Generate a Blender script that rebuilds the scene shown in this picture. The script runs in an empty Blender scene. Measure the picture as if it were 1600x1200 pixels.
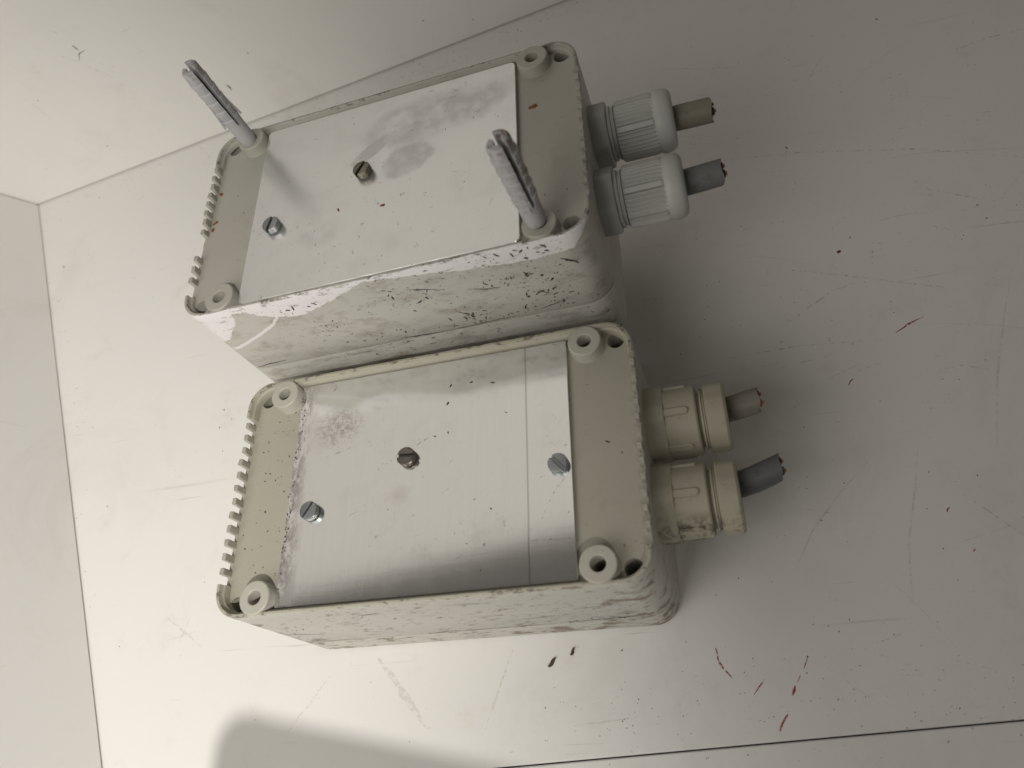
import bpy, bmesh, math, random
from mathutils import Vector, Matrix, noise as mnoise

# ------------------------------------------------------------------ camera, light, exposure (all lengths below in mm, S turns them into metres)
S = 0.001
sc = bpy.context.scene
COL = sc.collection
random.seed(7)

CAM = Vector((94.921, -91.731, 260.184))
RX = Vector((0.9496678, -0.0098479, -0.3131041))
RD = Vector((-0.1589451, -0.8764374, -0.4545261))      # image down
RF = Vector((-0.2699400, 0.4814152, -0.8338896))       # view direction
cam_d = bpy.data.cameras.new('camera'); cam = bpy.data.objects.new('camera', cam_d); COL.objects.link(cam)
M3 = Matrix((RX, -RD, -RF)).transposed()
cam.matrix_world = Matrix.Translation(CAM * S) @ M3.to_4x4()
cam_d.sensor_width = 36; cam_d.lens = 36 * 1196.0 / 1600
cam_d.clip_start = 0.01; cam_d.clip_end = 50
cam_d.dof.use_dof = True; cam_d.dof.focus_distance = 0.275; cam_d.dof.aperture_fstop = 14
sc.camera = cam

world = bpy.data.worlds.new('World'); sc.world = world; world.use_nodes = True
bg = world.node_tree.nodes['Background']
bg.inputs[0].default_value = (1.0, 0.93, 0.85, 1); bg.inputs[1].default_value = 0.092

def aim(o, pos, target):
    o.location = Vector(pos) * S
    o.rotation_euler = (Vector(target) - Vector(pos)).to_track_quat('-Z', 'Y').to_euler()

# ceiling spot, in front and to the right of the photographer, its beam on the left of the shelf
ld = bpy.data.lights.new('ceiling_spot', 'SPOT'); lo = bpy.data.objects.new('ceiling_spot', ld); COL.objects.link(lo)
LAMP = Vector((330, -660, 900))
aim(lo, LAMP, (-300, -60, 0))
ld.energy = 50; ld.color = (1.0, 0.97, 0.92); ld.shadow_soft_size = 0.011
ld.spot_size = math.radians(37); ld.spot_blend = 1.0
# ceiling light panel behind and to the left; it is what the aluminium plates mirror
pd = bpy.data.lights.new('ceiling_panel', 'AREA'); po = bpy.data.objects.new('ceiling_panel', pd); COL.objects.link(po)
pd.shape = 'RECTANGLE'; pd.size = 0.70; pd.size_y = 0.88
po.location = Vector((-340, 613, 730)) * S; po.rotation_euler = (0, 0, math.radians(7))
pd.energy = 1.05; pd.color = (1.0, 0.935, 0.85)

# broad soft fill light, added at the front left to lift the shade
fd = bpy.data.lights.new('fill_light', 'AREA'); fo = bpy.data.objects.new('fill_light', fd); COL.objects.link(fo)
fd.shape = 'RECTANGLE'; fd.size = 0.42; fd.size_y = 0.42; fd.energy = 1.4; fd.color = (1.0, 0.97, 0.92)
aim(fo, (-240, -340, 460), (-170, 0, 0))

vs = sc.view_settings
vs.view_transform = 'Standard'; vs.look = 'None'; vs.gamma = 1.0; vs.exposure = 0.0; vs.use_curve_mapping = False

# ------------------------------------------------------------------ node helpers
class NT:
    def __init__(s, name):
        s.m = bpy.data.materials.new(name); s.m.use_nodes = True
        s.t = s.m.node_tree; s.bsdf = s.t.nodes['Principled BSDF']
        tc = s.t.nodes.new('ShaderNodeTexCoord')
        v = s.t.nodes.new('ShaderNodeVectorMath'); v.operation = 'SCALE'; v.inputs['Scale'].default_value = 1000
        s.t.links.new(tc.outputs['Object'], v.inputs[0]); s.co = v.outputs[0]
        sx = s.t.nodes.new('ShaderNodeSeparateXYZ'); s.t.links.new(s.co, sx.inputs[0]); s.x, s.y, s.z = sx.outputs
        sn = s.t.nodes.new('ShaderNodeSeparateXYZ'); s.t.links.new(tc.outputs['Normal'], sn.inputs[0]); s.nx, s.ny, s.nz = sn.outputs
    def put(s, sock, v):
        if isinstance(v, bpy.types.NodeSocket): s.t.links.new(v, sock)
        else: sock.default_value = v
    def math(s, op, a, b=0.0, clamp=False):
        n = s.t.nodes.new('ShaderNodeMath'); n.operation = op; n.use_clamp = clamp
        s.put(n.inputs[0], a); s.put(n.inputs[1], b); return n.outputs[0]
    def mul(s, *a):
        r = a[0]
        for b in a[1:]: r = s.math('MULTIPLY', r, b)
        return r
    def add(s, a, b, clamp=False): return s.math('ADD', a, b, clamp)
    def mx(s, a, b): return s.math('MAXIMUM', a, b)
    def inv(s, a): return s.math('SUBTRACT', 1.0, a, True)
    def step(s, v, lo, hi):                                     # smooth 0..1 between lo and hi (lo > hi turns it round)
        n = s.t.nodes.new('ShaderNodeMapRange'); n.interpolation_type = 'SMOOTHSTEP'
        s.put(n.inputs[0], v)
        if lo < hi: a = (lo, hi, 0.0, 1.0)
        else: a = (hi, lo, 1.0, 0.0)
        for i in range(4): n.inputs[i + 1].default_value = a[i]
        return n.outputs[0]
    def vec(s, sx=1, sy=1, sz=1, off=(0, 0, 0)):
        n = s.t.nodes.new('ShaderNodeMapping'); s.t.links.new(s.co, n.inputs[0])
        n.inputs['Location'].default_value = off; n.inputs['Scale'].default_value = (sx, sy, sz); return n.outputs[0]
    def noise(s, scale, detail=4, rough=0.55, stretch=(1, 1, 1), off=(0, 0, 0), dist=0.0):
        n = s.t.nodes.new('ShaderNodeTexNoise'); n.inputs['Scale'].default_value = scale; n.inputs['Detail'].default_value = detail
        n.inputs['Roughness'].default_value = rough; n.inputs['Distortion'].default_value = dist
        s.t.links.new(s.vec(*stretch, off=off), n.inputs['Vector']); return n.outputs[0]
    def curve(s, v, pts, lo, hi):                               # piecewise curve of v (v in lo..hi, result in mm of pts)
        ys = [p[1] for p in pts]; y0, y1 = min(ys), max(ys)
        t = s.math('DIVIDE', s.math('SUBTRACT', v, lo), hi - lo, True)
        n = s.t.nodes.new('ShaderNodeFloatCurve'); c = n.mapping.curves[0]
        q = [((a - lo) / (hi - lo), (b - y0) / (y1 - y0)) for a, b in pts]
        c.points[0].location = q[0]; c.points[-1].location = q[-1]
        for a, b in q[1:-1]: c.points.new(a, b)
        for p in c.points: p.handle_type = 'VECTOR'
        n.mapping.update(); s.put(n.inputs['Value'], t)
        return s.add(s.math('MULTIPLY', n.outputs[0], y1 - y0), y0)
    def blob(s, cx, cy, rx, ry, rot=0, wob=0.5, nscale=0.06, soft=0.4):      # soft stain in x, y with a ragged edge
        c, q = math.cos(rot), math.sin(rot)
        dx = s.math('SUBTRACT', s.x, cx); dy = s.math('SUBTRACT', s.y, cy)
        u = s.math('DIVIDE', s.add(s.mul(dx, c), s.mul(dy, q)), rx); v = s.math('DIVIDE', s.add(s.mul(dx, -q), s.mul(dy, c)), ry)
        d = s.math('SQRT', s.add(s.mul(u, u), s.mul(v, v)))
        d = s.add(d, s.mul(s.math('SUBTRACT', s.noise(nscale, 5, 0.6, off=(cx, cy, 0)), 0.5), 2 * wob))
        return s.step(d, 1.0, 1.0 - soft)
    def mix(s, f, a, b):
        n = s.t.nodes.new('ShaderNodeMix'); n.data_type = 'RGBA'
        s.put(n.inputs[0], f)
        for i, c in ((6, a), (7, b)):
            if isinstance(c, (tuple, list)): c = (*c[:3], 1.0)
            s.put(n.inputs[i], c)
        return n.outputs[2]
    def bump(s, h, strength=0.2, dist=0.0002):
        n = s.t.nodes.new('ShaderNodeBump'); n.inputs['Strength'].default_value = strength; n.inputs['Distance'].default_value = dist
        s.put(n.inputs['Height'], h); s.t.links.new(n.outputs[0], s.bsdf.inputs['Normal'])
    def done(s, color, rough=0.5, metal=0.0, spec=None):
        s.put(s.bsdf.inputs['Base Color'], (*color, 1.0) if isinstance(color, tuple) else color)
        s.put(s.bsdf.inputs['Roughness'], rough); s.put(s.bsdf.inputs['Metallic'], metal)
        if spec is not None: s.bsdf.inputs['Specular IOR Level'].default_value = spec
        return s.m

# ------------------------------------------------------------------ materials
def laminate(name, base, scuffs=1.0):
    n = NT(name)
    c = n.mix(n.noise(0.018, 4, 0.6), tuple(v * 0.965 for v in base), base)
    cloud = n.step(n.noise(0.045, 6, 0.7, off=(31, 7, 3)), 0.56, 0.78)
    c = n.mix(n.mul(cloud, 0.22 * scuffs), c, (0.42, 0.36, 0.29))
    smudge = n.step(n.noise(0.013, 7, 0.75, stretch=(1, 0.7, 1), off=(60, 17, 30), dist=0.7), 0.52, 0.70)
    c = n.mix(n.mul(smudge, 0.15), c, (0.45, 0.42, 0.39))
    hair = n.step(n.noise(0.30, 3, 0.6, stretch=(0.05, 1.6, 1.6), off=(5, 50, 1)), 0.665, 0.70)
    patch = n.step(n.noise(0.02, 3, 0.5, off=(90, 11, 0)), 0.48, 0.66)
    c = n.mix(n.mul(hair, patch, 0.30 * scuffs), c, (0.26, 0.19, 0.13))
    dust = n.mul(n.step(n.noise(0.85, 2, 0.5, off=(3, 1, 2)), 0.735, 0.77), n.step(n.noise(0.03, 3, 0.5, off=(7, 70, 0)), 0.46, 0.64))
    c = n.mix(n.mul(dust, 0.55 * scuffs), c, (0.12, 0.09, 0.065))
    n.bump(n.noise(0.5, 3, 0.6), 0.10, 0.0002)
    return n.done(c, n.add(0.36, n.mul(n.noise(0.06, 4), 0.16)), 0.0, 0.35)

WHITE = (0.75, 0.735, 0.70)
m_floor = laminate('white_laminate', WHITE)
m_wall = laminate('white_panel', (0.75, 0.735, 0.70), 0.4)

def grey_plastic(name, base, front=None, top_dirt=1.0, rim_z=None):
    n = NT(name)
    c = n.mix(n.noise(0.05, 5, 0.6), tuple(v * 0.93 for v in base), tuple(min(1, v * 1.04) for v in base))
    # the outer side faces are mixed lighter, the recess behind the plate is not
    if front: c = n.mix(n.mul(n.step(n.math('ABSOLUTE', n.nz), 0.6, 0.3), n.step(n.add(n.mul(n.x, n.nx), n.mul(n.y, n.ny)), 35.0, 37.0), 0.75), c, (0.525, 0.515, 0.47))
    # faint grime film and dark specks everywhere
    film = n.step(n.noise(0.09, 6, 0.7, off=(4, 8, 2)), 0.55, 0.78)
    c = n.mix(n.mul(film, 0.22 * top_dirt), c, (0.20, 0.16, 0.11))
    sp = n.mul(n.step(n.noise(0.7, 2, 0.5, off=(9, 2, 4)), 0.715, 0.75), n.step(n.noise(0.05, 3, 0.5, off=(1, 6, 8)), 0.46, 0.6))
    c = n.mix(n.mul(sp, 0.7 * top_dirt), c, (0.07, 0.05, 0.035))
    fr = n.mul(n.step(n.ny, -0.35, -0.75), n.step(n.y, -36, -38))
    rough = n.add(0.42, n.mul(film, 0.2))
    h = n.noise(1.2, 3, 0.6)
    if front == 'box1':
        # white wall paint left along the rim edge, ragged below
        edge = n.curve(n.x, [(-70, 76), (-66, 78), (-60, 81), (-55, 86), (-51.5, 89.5), (-50.5, 93.5), (-46, 93.5), (-43, 90), (-38, 87.2), (-29, 85.6), (-21, 87.6), (-9.5, 92.2), (-3, 95.2), (1.6, 94.6), (12.6, 93.0), (27.7, 90.2), (43.7, 88.6), (51, 88.2), (62, 89.2), (66, 93.5), (70, 96)], -70, 70)
        jag = n.mul(n.math('SUBTRACT', n.noise(0.45, 7, 0.75), 0.5), 4.2)
        d = n.math('SUBTRACT', n.z, n.add(edge, jag))
        paint = n.mul(n.step(d, -0.15, 0.2), n.step(n.ny, -0.25, -0.4), n.step(n.y, -33, -36), n.step(n.z, 97, 95.6))
        worn = n.step(n.noise(0.42, 6, 0.78, stretch=(0.5, 1, 1.2), off=(2, 2, 2)), 0.61, 0.555)
        # curved scratch down to the corner
        arc = n.curve(n.x, [(-64, 74.3), (-56, 77), (-49, 80), (-41.5, 83.7), (-36.5, 88), (-35.5, 91)], -64, -35.5)
        ad = n.math('ABSOLUTE', n.math('SUBTRACT', n.z, n.add(arc, n.mul(jag, 0.25))))
        scr = n.mul(n.step(ad, 0.85, 0.45), n.step(n.x, -65, -62), n.step(n.x, -35, -36.5), fr)
        paint = n.mx(n.mul(paint, worn), n.mul(scr, 0.85))
        # dirt: brown smears in bands plus black crumbs
        sm = n.mul(n.step(n.noise(0.10, 7, 0.75, stretch=(0.8, 1, 1.5), off=(3, 0, 9)), 0.47, 0.66), fr)
        crumbs = n.mul(n.step(n.noise(0.42, 4, 0.7, stretch=(0.75, 1, 1.3), off=(14, 3, 5)), 0.595, 0.64), n.step(n.noise(0.07, 3, 0.6, off=(6, 6, 1)), 0.42, 0.56), fr)
        crumbs = n.mul(crumbs, n.step(n.x, -50, -20))
        low = n.mul(n.step(n.noise(0.2, 6, 0.75, stretch=(0.25, 1, 1.6), off=(8, 3, 3)), 0.52, 0.68), n.step(n.z, 68, 58), fr)
        c = n.mix(n.mul(sm, 0.42), c, (0.19, 0.13, 0.095))
        c = n.mix(n.mul(low, 0.5), c, (0.10, 0.075, 0.05))
        c = n.mix(n.mul(paint, 0.95), c, (0.78, 0.76, 0.76))
        c = n.mix(n.mul(crumbs, 0.92), c, (0.035, 0.024, 0.016))
        rough = n.add(rough, n.mul(paint, 0.25)); h = n.add(h, n.mul(paint, 2.2)); h = n.add(h, n.mul(crumbs, 2.0))
    if front == 'box2':
        ends = n.mx(n.step(n.x, -46, -66), n.step(n.x, 30, 62))
        amt = n.add(n.mul(ends, 0.05), n.mul(n.step(n.z, 24, 10), 0.055))
        st = n.step(n.add(n.noise(0.17, 7, 0.72, stretch=(0.6, 0.9, 0.9), off=(3, 20, 9), dist=0.0), amt), 0.57, 0.655)
        side = n.mx(n.mul(n.step(n.ny, -0.15, -0.6), n.step(n.y, -30, -33)), n.mul(n.step(n.nx, 0.15, 0.6), n.step(n.y, -24, -36), 0.3))
        fine = n.mul(n.step(n.noise(0.5, 5, 0.75, stretch=(0.45, 0.9, 1.1), off=(7, 1, 2)), 0.55, 0.64), n.step(n.noise(0.06, 3, 0.5, off=(3, 3, 9)), 0.42, 0.56))
        c = n.mix(n.mul(st, side, 0.72), c, (0.15, 0.092, 0.052))
        c = n.mix(n.mul(fine, side, 0.85), c, (0.075, 0.045, 0.028))
        rough = n.add(rough, n.mul(st, 0.2))
    if rim_z:
        chip = n.mul(n.step(n.z, rim_z - 1.1, rim_z - 0.45), n.step(n.noise(0.33, 5, 0.75, stretch=(0.6, 1, 1), off=(5, 9, 1)), 0.54, 0.60))
        c = n.mix(n.mul(chip, 0.75), c, (0.10, 0.075, 0.055))
    n.bump(h, 0.18, 0.00018)
    return n.done(c, rough, 0.0, 0.4)

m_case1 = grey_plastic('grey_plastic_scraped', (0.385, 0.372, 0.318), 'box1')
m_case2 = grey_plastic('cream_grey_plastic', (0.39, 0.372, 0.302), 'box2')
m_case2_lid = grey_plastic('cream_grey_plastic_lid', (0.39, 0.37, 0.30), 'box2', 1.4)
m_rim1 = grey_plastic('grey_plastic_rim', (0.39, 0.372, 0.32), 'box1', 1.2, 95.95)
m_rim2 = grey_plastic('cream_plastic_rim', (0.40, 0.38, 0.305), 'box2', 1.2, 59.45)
m_boss1 = grey_plastic('grey_plastic_boss', (0.40, 0.388, 0.33), None, 0.9)
m_boss2 = grey_plastic('cream_plastic_boss', (0.46, 0.445, 0.38), None, 1.0)
m_tooth = grey_plastic('plastic_tooth', (0.41, 0.395, 0.335), None, 1.6)
m_gland1 = grey_plastic('pale_grey_gland', (0.47, 0.47, 0.44), None, 0.6)

def gland2(name, dirty):
    n = NT(name)
    c = n.mix(n.noise(0.06, 5, 0.6), (0.37, 0.345, 0.26), (0.44, 0.412, 0.32))
    d = n.step(n.noise(0.16, 7, 0.75, off=(2, 3, 5)), 0.56, 0.70)
    low = n.mul(n.step(n.y, -4.5, -9.5), n.step(n.noise(0.24, 7, 0.78, off=(2, 9, 5), dist=0.4), 0.47, 0.60), 0.8 * dirty)
    c = n.mix(n.mul(d, 0.35), c, (0.17, 0.115, 0.06))
    c = n.mix(n.mul(low, 0.85), c, (0.055, 0.038, 0.024))
    n.bump(n.noise(1.0, 3, 0.6), 0.15, 0.0002)
    return n.done(c, 0.48, 0.0, 0.4)
m_gland2 = gland2('cream_gland', 0); m_gland2d = gland2('cream_gland_smeared', 1)

def aluminium(name, which):
    n = NT(name)
    base = (0.775, 0.775, 0.745)
    brush = n.noise(1.3, 3, 0.6, stretch=(1.3, 0.025, 1))
    brush2 = n.noise(0.3, 4, 0.6, stretch=(0.06, 1.0, 1), off=(3, 1, 0))
    c = n.mix(brush, tuple(v * 0.93 for v in base), base)
    film = n.step(n.noise(0.07, 6, 0.7, off=(8, 8, 8)), 0.46, 0.76)
    c = n.mix(n.mul(film, 0.16), c, (0.50, 0.47, 0.42))
    if which == 1:
        a = n.mx(n.mul(n.blob(18, 24, 28, 13, 0.12, 0.6, 0.05, 0.45), 0.75), n.blob(-4, 15, 10, 3.4, 0.62, 0.35, 0.07, 0.2))
        a = n.mx(a, n.mul(n.blob(9, 6, 11, 8, 0.4, 0.6, 0.06, 0.3), 0.8)); a = n.mx(a, n.mul(n.blob(-22, -17, 10, 7, 0, 0.8, 0.09, 0.9), 0.6))
        a = n.mul(a, n.step(n.noise(0.12, 6, 0.7), 0.30, 0.62))
        c = n.mix(n.mul(a, 0.34), c, (0.40, 0.345, 0.295))
        pits = n.mul(n.step(n.noise(0.34, 4, 0.7, off=(12, 5, 1)), 0.645, 0.69), n.step(n.noise(0.035, 2, 0.5, off=(4, 44, 1)), 0.42, 0.56))
        metal, r0 = 0.80, 0.28
        mark = n.mul(pits, 0.5)
    else:
        a = n.mul(n.blob(-33, 20, 12, 9, 0.2, 0.45, 0.08, 0.8), n.step(n.noise(0.6, 5, 0.8), 0.38, 0.62))
        a = n.mx(n.mul(a, 0.9), n.mul(n.blob(-9, -7, 6, 5, 0, 0.9, 0.14, 1.0), 0.3))
        edge = n.mul(n.step(n.x, -40.5, -48), n.step(n.noise(0.22, 6, 0.75, stretch=(1, 0.5, 1), off=(3, 2, 0)), 0.42, 0.60))
        c = n.mix(n.mul(edge, 0.75), c, (0.20, 0.15, 0.15))
        c = n.mix(n.mul(a, 0.72), c, (0.30, 0.24, 0.215))
        score = n.step(n.math('ABSOLUTE', n.math('SUBTRACT', n.x, 33.6)), 0.42, 0.12)
        pits = n.mul(n.step(n.noise(0.34, 4, 0.7, off=(2, 35, 1)), 0.66, 0.70), n.step(n.noise(0.04, 2, 0.5, off=(4, 14, 1)), 0.47, 0.6))
        mark = n.mx(n.mul(pits, 0.45), n.mul(score, 0.38)); a = n.mx(a, edge)
        metal, r0 = 0.96, 0.11
    c = n.mix(mark, c, (0.13, 0.115, 0.105))
    m = n.math('SUBTRACT', metal, n.mul(a, 0.45))
    n.bump(n.add(n.mul(brush, 0.5), n.add(n.mul(brush2, 0.35), n.mul(mark, -1.5))), 0.10, 0.00012)
    r = n.add(n.add(r0, n.mul(film, 0.04)), n.mul(a, 0.28))
    return n.done(c, r, m, 0.5)
m_plate1 = aluminium('dull_aluminium', 1); m_plate2 = aluminium('brushed_aluminium', 2)

def steel(name, base, rust=0.0, rough=0.3):
    n = NT(name)
    r = n.step(n.noise(0.5, 5, 0.7), 0.62 - 0.3 * rust, 0.72 - 0.3 * rust)
    c = n.mix(n.mul(r, min(1, rust + 0.25)), base, (0.085, 0.035, 0.015))
    n.bump(n.noise(1.5, 3, 0.6), 0.2, 0.0002)
    return n.done(c, n.add(rough, n.mul(r, 0.35)), n.math('SUBTRACT', 1.0, n.mul(r, 0.8 * min(1, rust + 0.2))))
m_zinc = steel('zinc_screw', (0.38, 0.395, 0.40), 0.0, 0.46)
m_brass = steel('tarnished_screw', (0.24, 0.22, 0.18), 0.3, 0.4)
m_rust = steel('rusty_screw', (0.22, 0.20, 0.185), 0.38, 0.42)

def plug_mat(name, dirty):
    n = NT(name)
    c = n.mix(n.noise(0.12, 5, 0.6), (0.38, 0.378, 0.38), (0.52, 0.517, 0.52))
    d = n.step(n.noise(0.22, 6, 0.7, off=(5, 5, dirty * 9)), 0.60 - 0.10 * dirty, 0.72 - 0.05 * dirty)
    c = n.mix(n.mul(d, 0.35 + 0.3 * dirty), c, (0.24, 0.17, 0.12) if dirty else (0.30, 0.28, 0.27))
    tip = n.mul(n.step(n.z, 27, 33), n.step(n.noise(0.35, 5, 0.7), 0.42, 0.56))
    c = n.mix(n.mul(tip, 0.5 + 0.25 * dirty), c, (0.16, 0.10, 0.07))
    n.bump(n.noise(0.8, 4, 0.6), 0.3, 0.0003)
    return n.done(c, 0.55, 0.0, 0.3)
m_plug1 = plug_mat('grey_nylon', 0); m_plug2 = plug_mat('plaster_covered_nylon', 1)
m_dark = NT('hollow_shade').done((0.03, 0.028, 0.025), 0.8)

def cable_mat(name, base, dirt):
    n = NT(name)
    d = n.step(n.noise(0.3, 6, 0.75, off=(3, 3, 3)), 0.54, 0.68)
    c = n.mix(n.mul(d, dirt), base, (0.06, 0.045, 0.03))
    n.bump(n.noise(1.0, 3, 0.6), 0.2, 0.0002)
    return n.done(c, 0.5, 0.0, 0.35)
m_cab_b = cable_mat('beige_grey_sheath', (0.20, 0.185, 0.14), 0.4)
m_cab_g = cable_mat('grey_sheath', (0.145, 0.145, 0.143), 0.4)
m_cab_d = cable_mat('dirty_beige_sheath', (0.19, 0.17, 0.135), 0.8)
m_cab_s = cable_mat('slate_grey_sheath', (0.105, 0.107, 0.108), 0.45)
m_copper = NT('copper').done((0.42, 0.19, 0.10), 0.45, 1.0)
m_brown = NT('brown_core').done((0.11, 0.035, 0.02), 0.5)
m_black = NT('black_core').done((0.012, 0.012, 0.014), 0.5)
m_blue = NT('blue_core').done((0.05, 0.09, 0.16), 0.5)
m_green = NT('green_yellow_core').done((0.16, 0.22, 0.03), 0.5)
m_white = NT('white_core').done((0.55, 0.52, 0.48), 0.5)

def mark_mat(name, col, cover, power, scale=0.6):          # a thin rubbed mark: broken up by noise
    n = NT(name)
    n.done(col, 0.75, 0.0, 0.15)
    a = n.step(n.noise(scale, 5, 0.7), 0.62 - 0.4 * cover, 0.74 - 0.4 * cover)
    n.put(n.bsdf.inputs['Alpha'], n.mul(a, power))
    return n.m
m_scratch = mark_mat('grey_scratch', (0.22, 0.17, 0.13), 0.36, 0.27)
m_scratch_soft = mark_mat('faint_rubbed_line', (0.33, 0.28, 0.23), 0.5, 0.12)
m_red = mark_mat('red_mark', (0.36, 0.055, 0.03), 0.6, 0.8)
m_chip = NT('dark_crumb').done((0.035, 0.026, 0.02), 0.75)
m_chip_red = NT('red_brown_crumb').done((0.17, 0.035, 0.015), 0.6)
m_chip_rust = NT('rust_crumb').done((0.19, 0.075, 0.02), 0.7)

# ------------------------------------------------------------------ mesh helpers
def rrect(hx, hy, r, seg=10):
    pts = []
    for cx, cy, a0 in ((hx - r, hy - r, 0), (-hx + r, hy - r, 90), (-hx + r, -hy + r, 180), (hx - r, -hy + r, 270)):
        for k in range(seg + 1):
            a = math.radians(a0 + 90 * k / seg); pts.append((cx + r * math.cos(a), cy + r * math.sin(a)))
    return pts
def circ(cx, cy, r, n=24, a0=0.0): return [(cx + r * math.cos(a0 + 2 * math.pi * k / n), cy + r * math.sin(a0 + 2 * math.pi * k / n)) for k in range(n)]

class MB:
    def __init__(s): s.bm = bmesh.new()
    def ring(s, pts, z): return [s.bm.verts.new((p[0], p[1], z if len(p) < 3 else p[2])) for p in pts]
    def bridge(s, a, b, closed=True):
        n = len(a)
        for i in range(n if closed else n - 1):
            j = (i + 1) % n
            s.bm.faces.new((a[i], a[j], b[j], b[i]))
    def loft(s, loops, cap0=True, cap1=True):                  # loops: [(pts, z)]
        rs = [s.ring(p, z) for p, z in loops]
        for a, b in zip(rs, rs[1:]): s.bridge(a, b)
        if cap0: s.bm.faces.new(list(reversed(rs[0])))
        if cap1: s.bm.faces.new(rs[-1])
        return rs
    def cap_holes(s, outer, holes):                            # flat face with holes through existing vertex rings
        es = []
        for lp in [outer] + holes:
            for i in range(len(lp)):
                e = s.bm.edges.get((lp[i], lp[(i + 1) % len(lp)])) or s.bm.edges.new((lp[i], lp[(i + 1) % len(lp)]))
                es.append(e)
        bmesh.ops.triangle_fill(s.bm, use_beauty=True, use_dissolve=False, edges=es)
    def box(s, c, h, bev=0.0):
        m = Matrix.Translation(c) @ Matrix.Diagonal((2 * h[0], 2 * h[1], 2 * h[2], 1))
        r = bmesh.ops.create_cube(s.bm, size=1, matrix=m)
        if bev:
            es = list({e for v in r['verts'] for e in v.link_edges})
            bmesh.ops.bevel(s.bm, geom=es, offset=bev, segments=2, affect='EDGES', profile=0.6)
    def build(s, name, mat, parent=None, smooth=True, auto=35, xf=None):
        if xf is not None: bmesh.ops.transform(s.bm, matrix=xf, verts=s.bm.verts)
        bmesh.ops.recalc_face_normals(s.bm, faces=s.bm.faces)
        bmesh.ops.scale(s.bm, vec=(S, S, S), verts=s.bm.verts)
        lim = math.radians(auto)
        for f in s.bm.faces: f.smooth = smooth
        for e in s.bm.edges:
            if len(e.link_faces) == 2 and e.calc_face_angle(0) > lim: e.smooth = False
        me = bpy.data.meshes.new(name); s.bm.to_mesh(me); s.bm.free()
        me.materials.append(mat)
        o = bpy.data.objects.new(name, me); COL.objects.link(o)
        if parent: o.parent = parent
        return o
def tag(o, label=None, cat=None, group=None, kind=None):
    for k, v in (('label', label), ('category', cat), ('group', group), ('kind', kind)):
        if v: o[k] = v
    return o
def empty(name, loc, rz=0):
    o = bpy.data.objects.new(name, None); COL.objects.link(o); o.empty_display_size = 0.01
    o.location = Vector(loc) * S; o.rotation_euler = (0, 0, rz); return o

# ------------------------------------------------------------------ the setting: shelf floor, back wall, slanting left panel
P0 = Vector((-303.8, 245.6, 0)); B = Vector((0.99248, 0.12240, 0)); A = Vector((0.4209, -0.9071, 0)); CE = Vector((-12.712, -1.568, 17.199)).normalized()
SD = Vector((0.99843, 0.05604, 0)); SP = Vector((7.1, -81.3, 0))        # joint near the front of the shelf
def cross2(p, d, q, e):
    t = ((q.x - p.x) * e.y - (q.y - p.y) * e.x) / (d.x * e.y - d.y * e.x); return p + d * t
def slab(name, pts, th, mat, n, bev=0.35):                               # a board: face polygon pts, thickness th against normal n
    mb = MB(); top = [mb.bm.verts.new(p) for p in pts]; bot = [mb.bm.verts.new(Vector(p) - n * th) for p in pts]
    mb.bm.faces.new(top); mb.bm.faces.new(list(reversed(bot)))
    for i in range(len(pts)): j = (i + 1) % len(pts); mb.bm.faces.new((top[i], bot[i], bot[j], top[j]))
    mb.bm.edges.ensure_lookup_table()
    bmesh.ops.bevel(mb.bm, geom=[e for e in mb.bm.edges if e.verts[0] in top and e.verts[1] in top], offset=bev, segments=2, affect='EDGES')
    return mb.build(name, mat)
Z = Vector((0, 0, 1)); nB = Vector((-B.y, B.x, 0)); g = 0.8
fa = P0 - B * 14 + nB * 9
q_left = cross2(SP + Vector((0, 0.24, 0)), SD, P0 - B * 14, A)
floor = tag(slab('floor', [fa, fa + B * 820, SP + SD * 520 + Vector((0, 0.24, 0)), q_left], 16, m_floor, Z), kind='structure')
ql2 = cross2(SP - Vector((0, 0.24, 0)), SD, P0 - B * 14, A)
tag(slab('floor_front', [ql2 - Z * 0.3, SP + SD * 520 - Vector((0, 0.24, 0.3)), SP + SD * 520 - Vector((0, 260, 0.3)), ql2 + A * 280 - Z * 0.3], 16, m_floor, Z, 0.3), kind='structure')
wb = P0 - B * 260 + Z * 0.65
wall_back = tag(slab('wall_back', [wb, wb + B * 1080, wb + B * 1080 + Z * 170, wb + Z * 170], 14, m_wall, -nB), kind='structure')
nL = A.cross(CE); nL = nL if nL.x > 0 else -nL
wl = P0 + CE * 0.75 + A * 0.8
wall_left = tag(slab('wall_left', [wl, wl + A * 640, wl + A * 640 + CE * 210, wl + CE * 210], 14, m_wall, nL), kind='structure')

def ribbon(mb, pts, w, jit=0.25):                                        # pts: 3D centre line, lies in plane with normal n
    pts, n = pts
    fine = []
    for a, b in zip(pts, pts[1:]):
        k = max(2, int((b - a).length / 2.0))
        fine += [a.lerp(b, i / k) for i in range(k)]
    fine.append(pts[-1]); L, Rr = [], []
    for i, p in enumerate(fine):
        d = (fine[min(i + 1, len(fine) - 1)] - fine[max(i - 1, 0)]).normalized(); s = n.cross(d)
        t = i / (len(fine) - 1); ww = w * 0.5 * (0.25 + 0.75 * math.sin(math.pi * min(max(t, 0.06), 0.94))) * random.uniform(0.7, 1.3)
        c = p + s * random.uniform(-jit, jit) * w
        L.append(mb.bm.verts.new(c + s * ww)); Rr.append(mb.bm.verts.new(c - s * ww))
    for i in range(len(fine) - 1): mb.bm.faces.new((L[i], L[i + 1], Rr[i + 1], Rr[i]))
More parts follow.
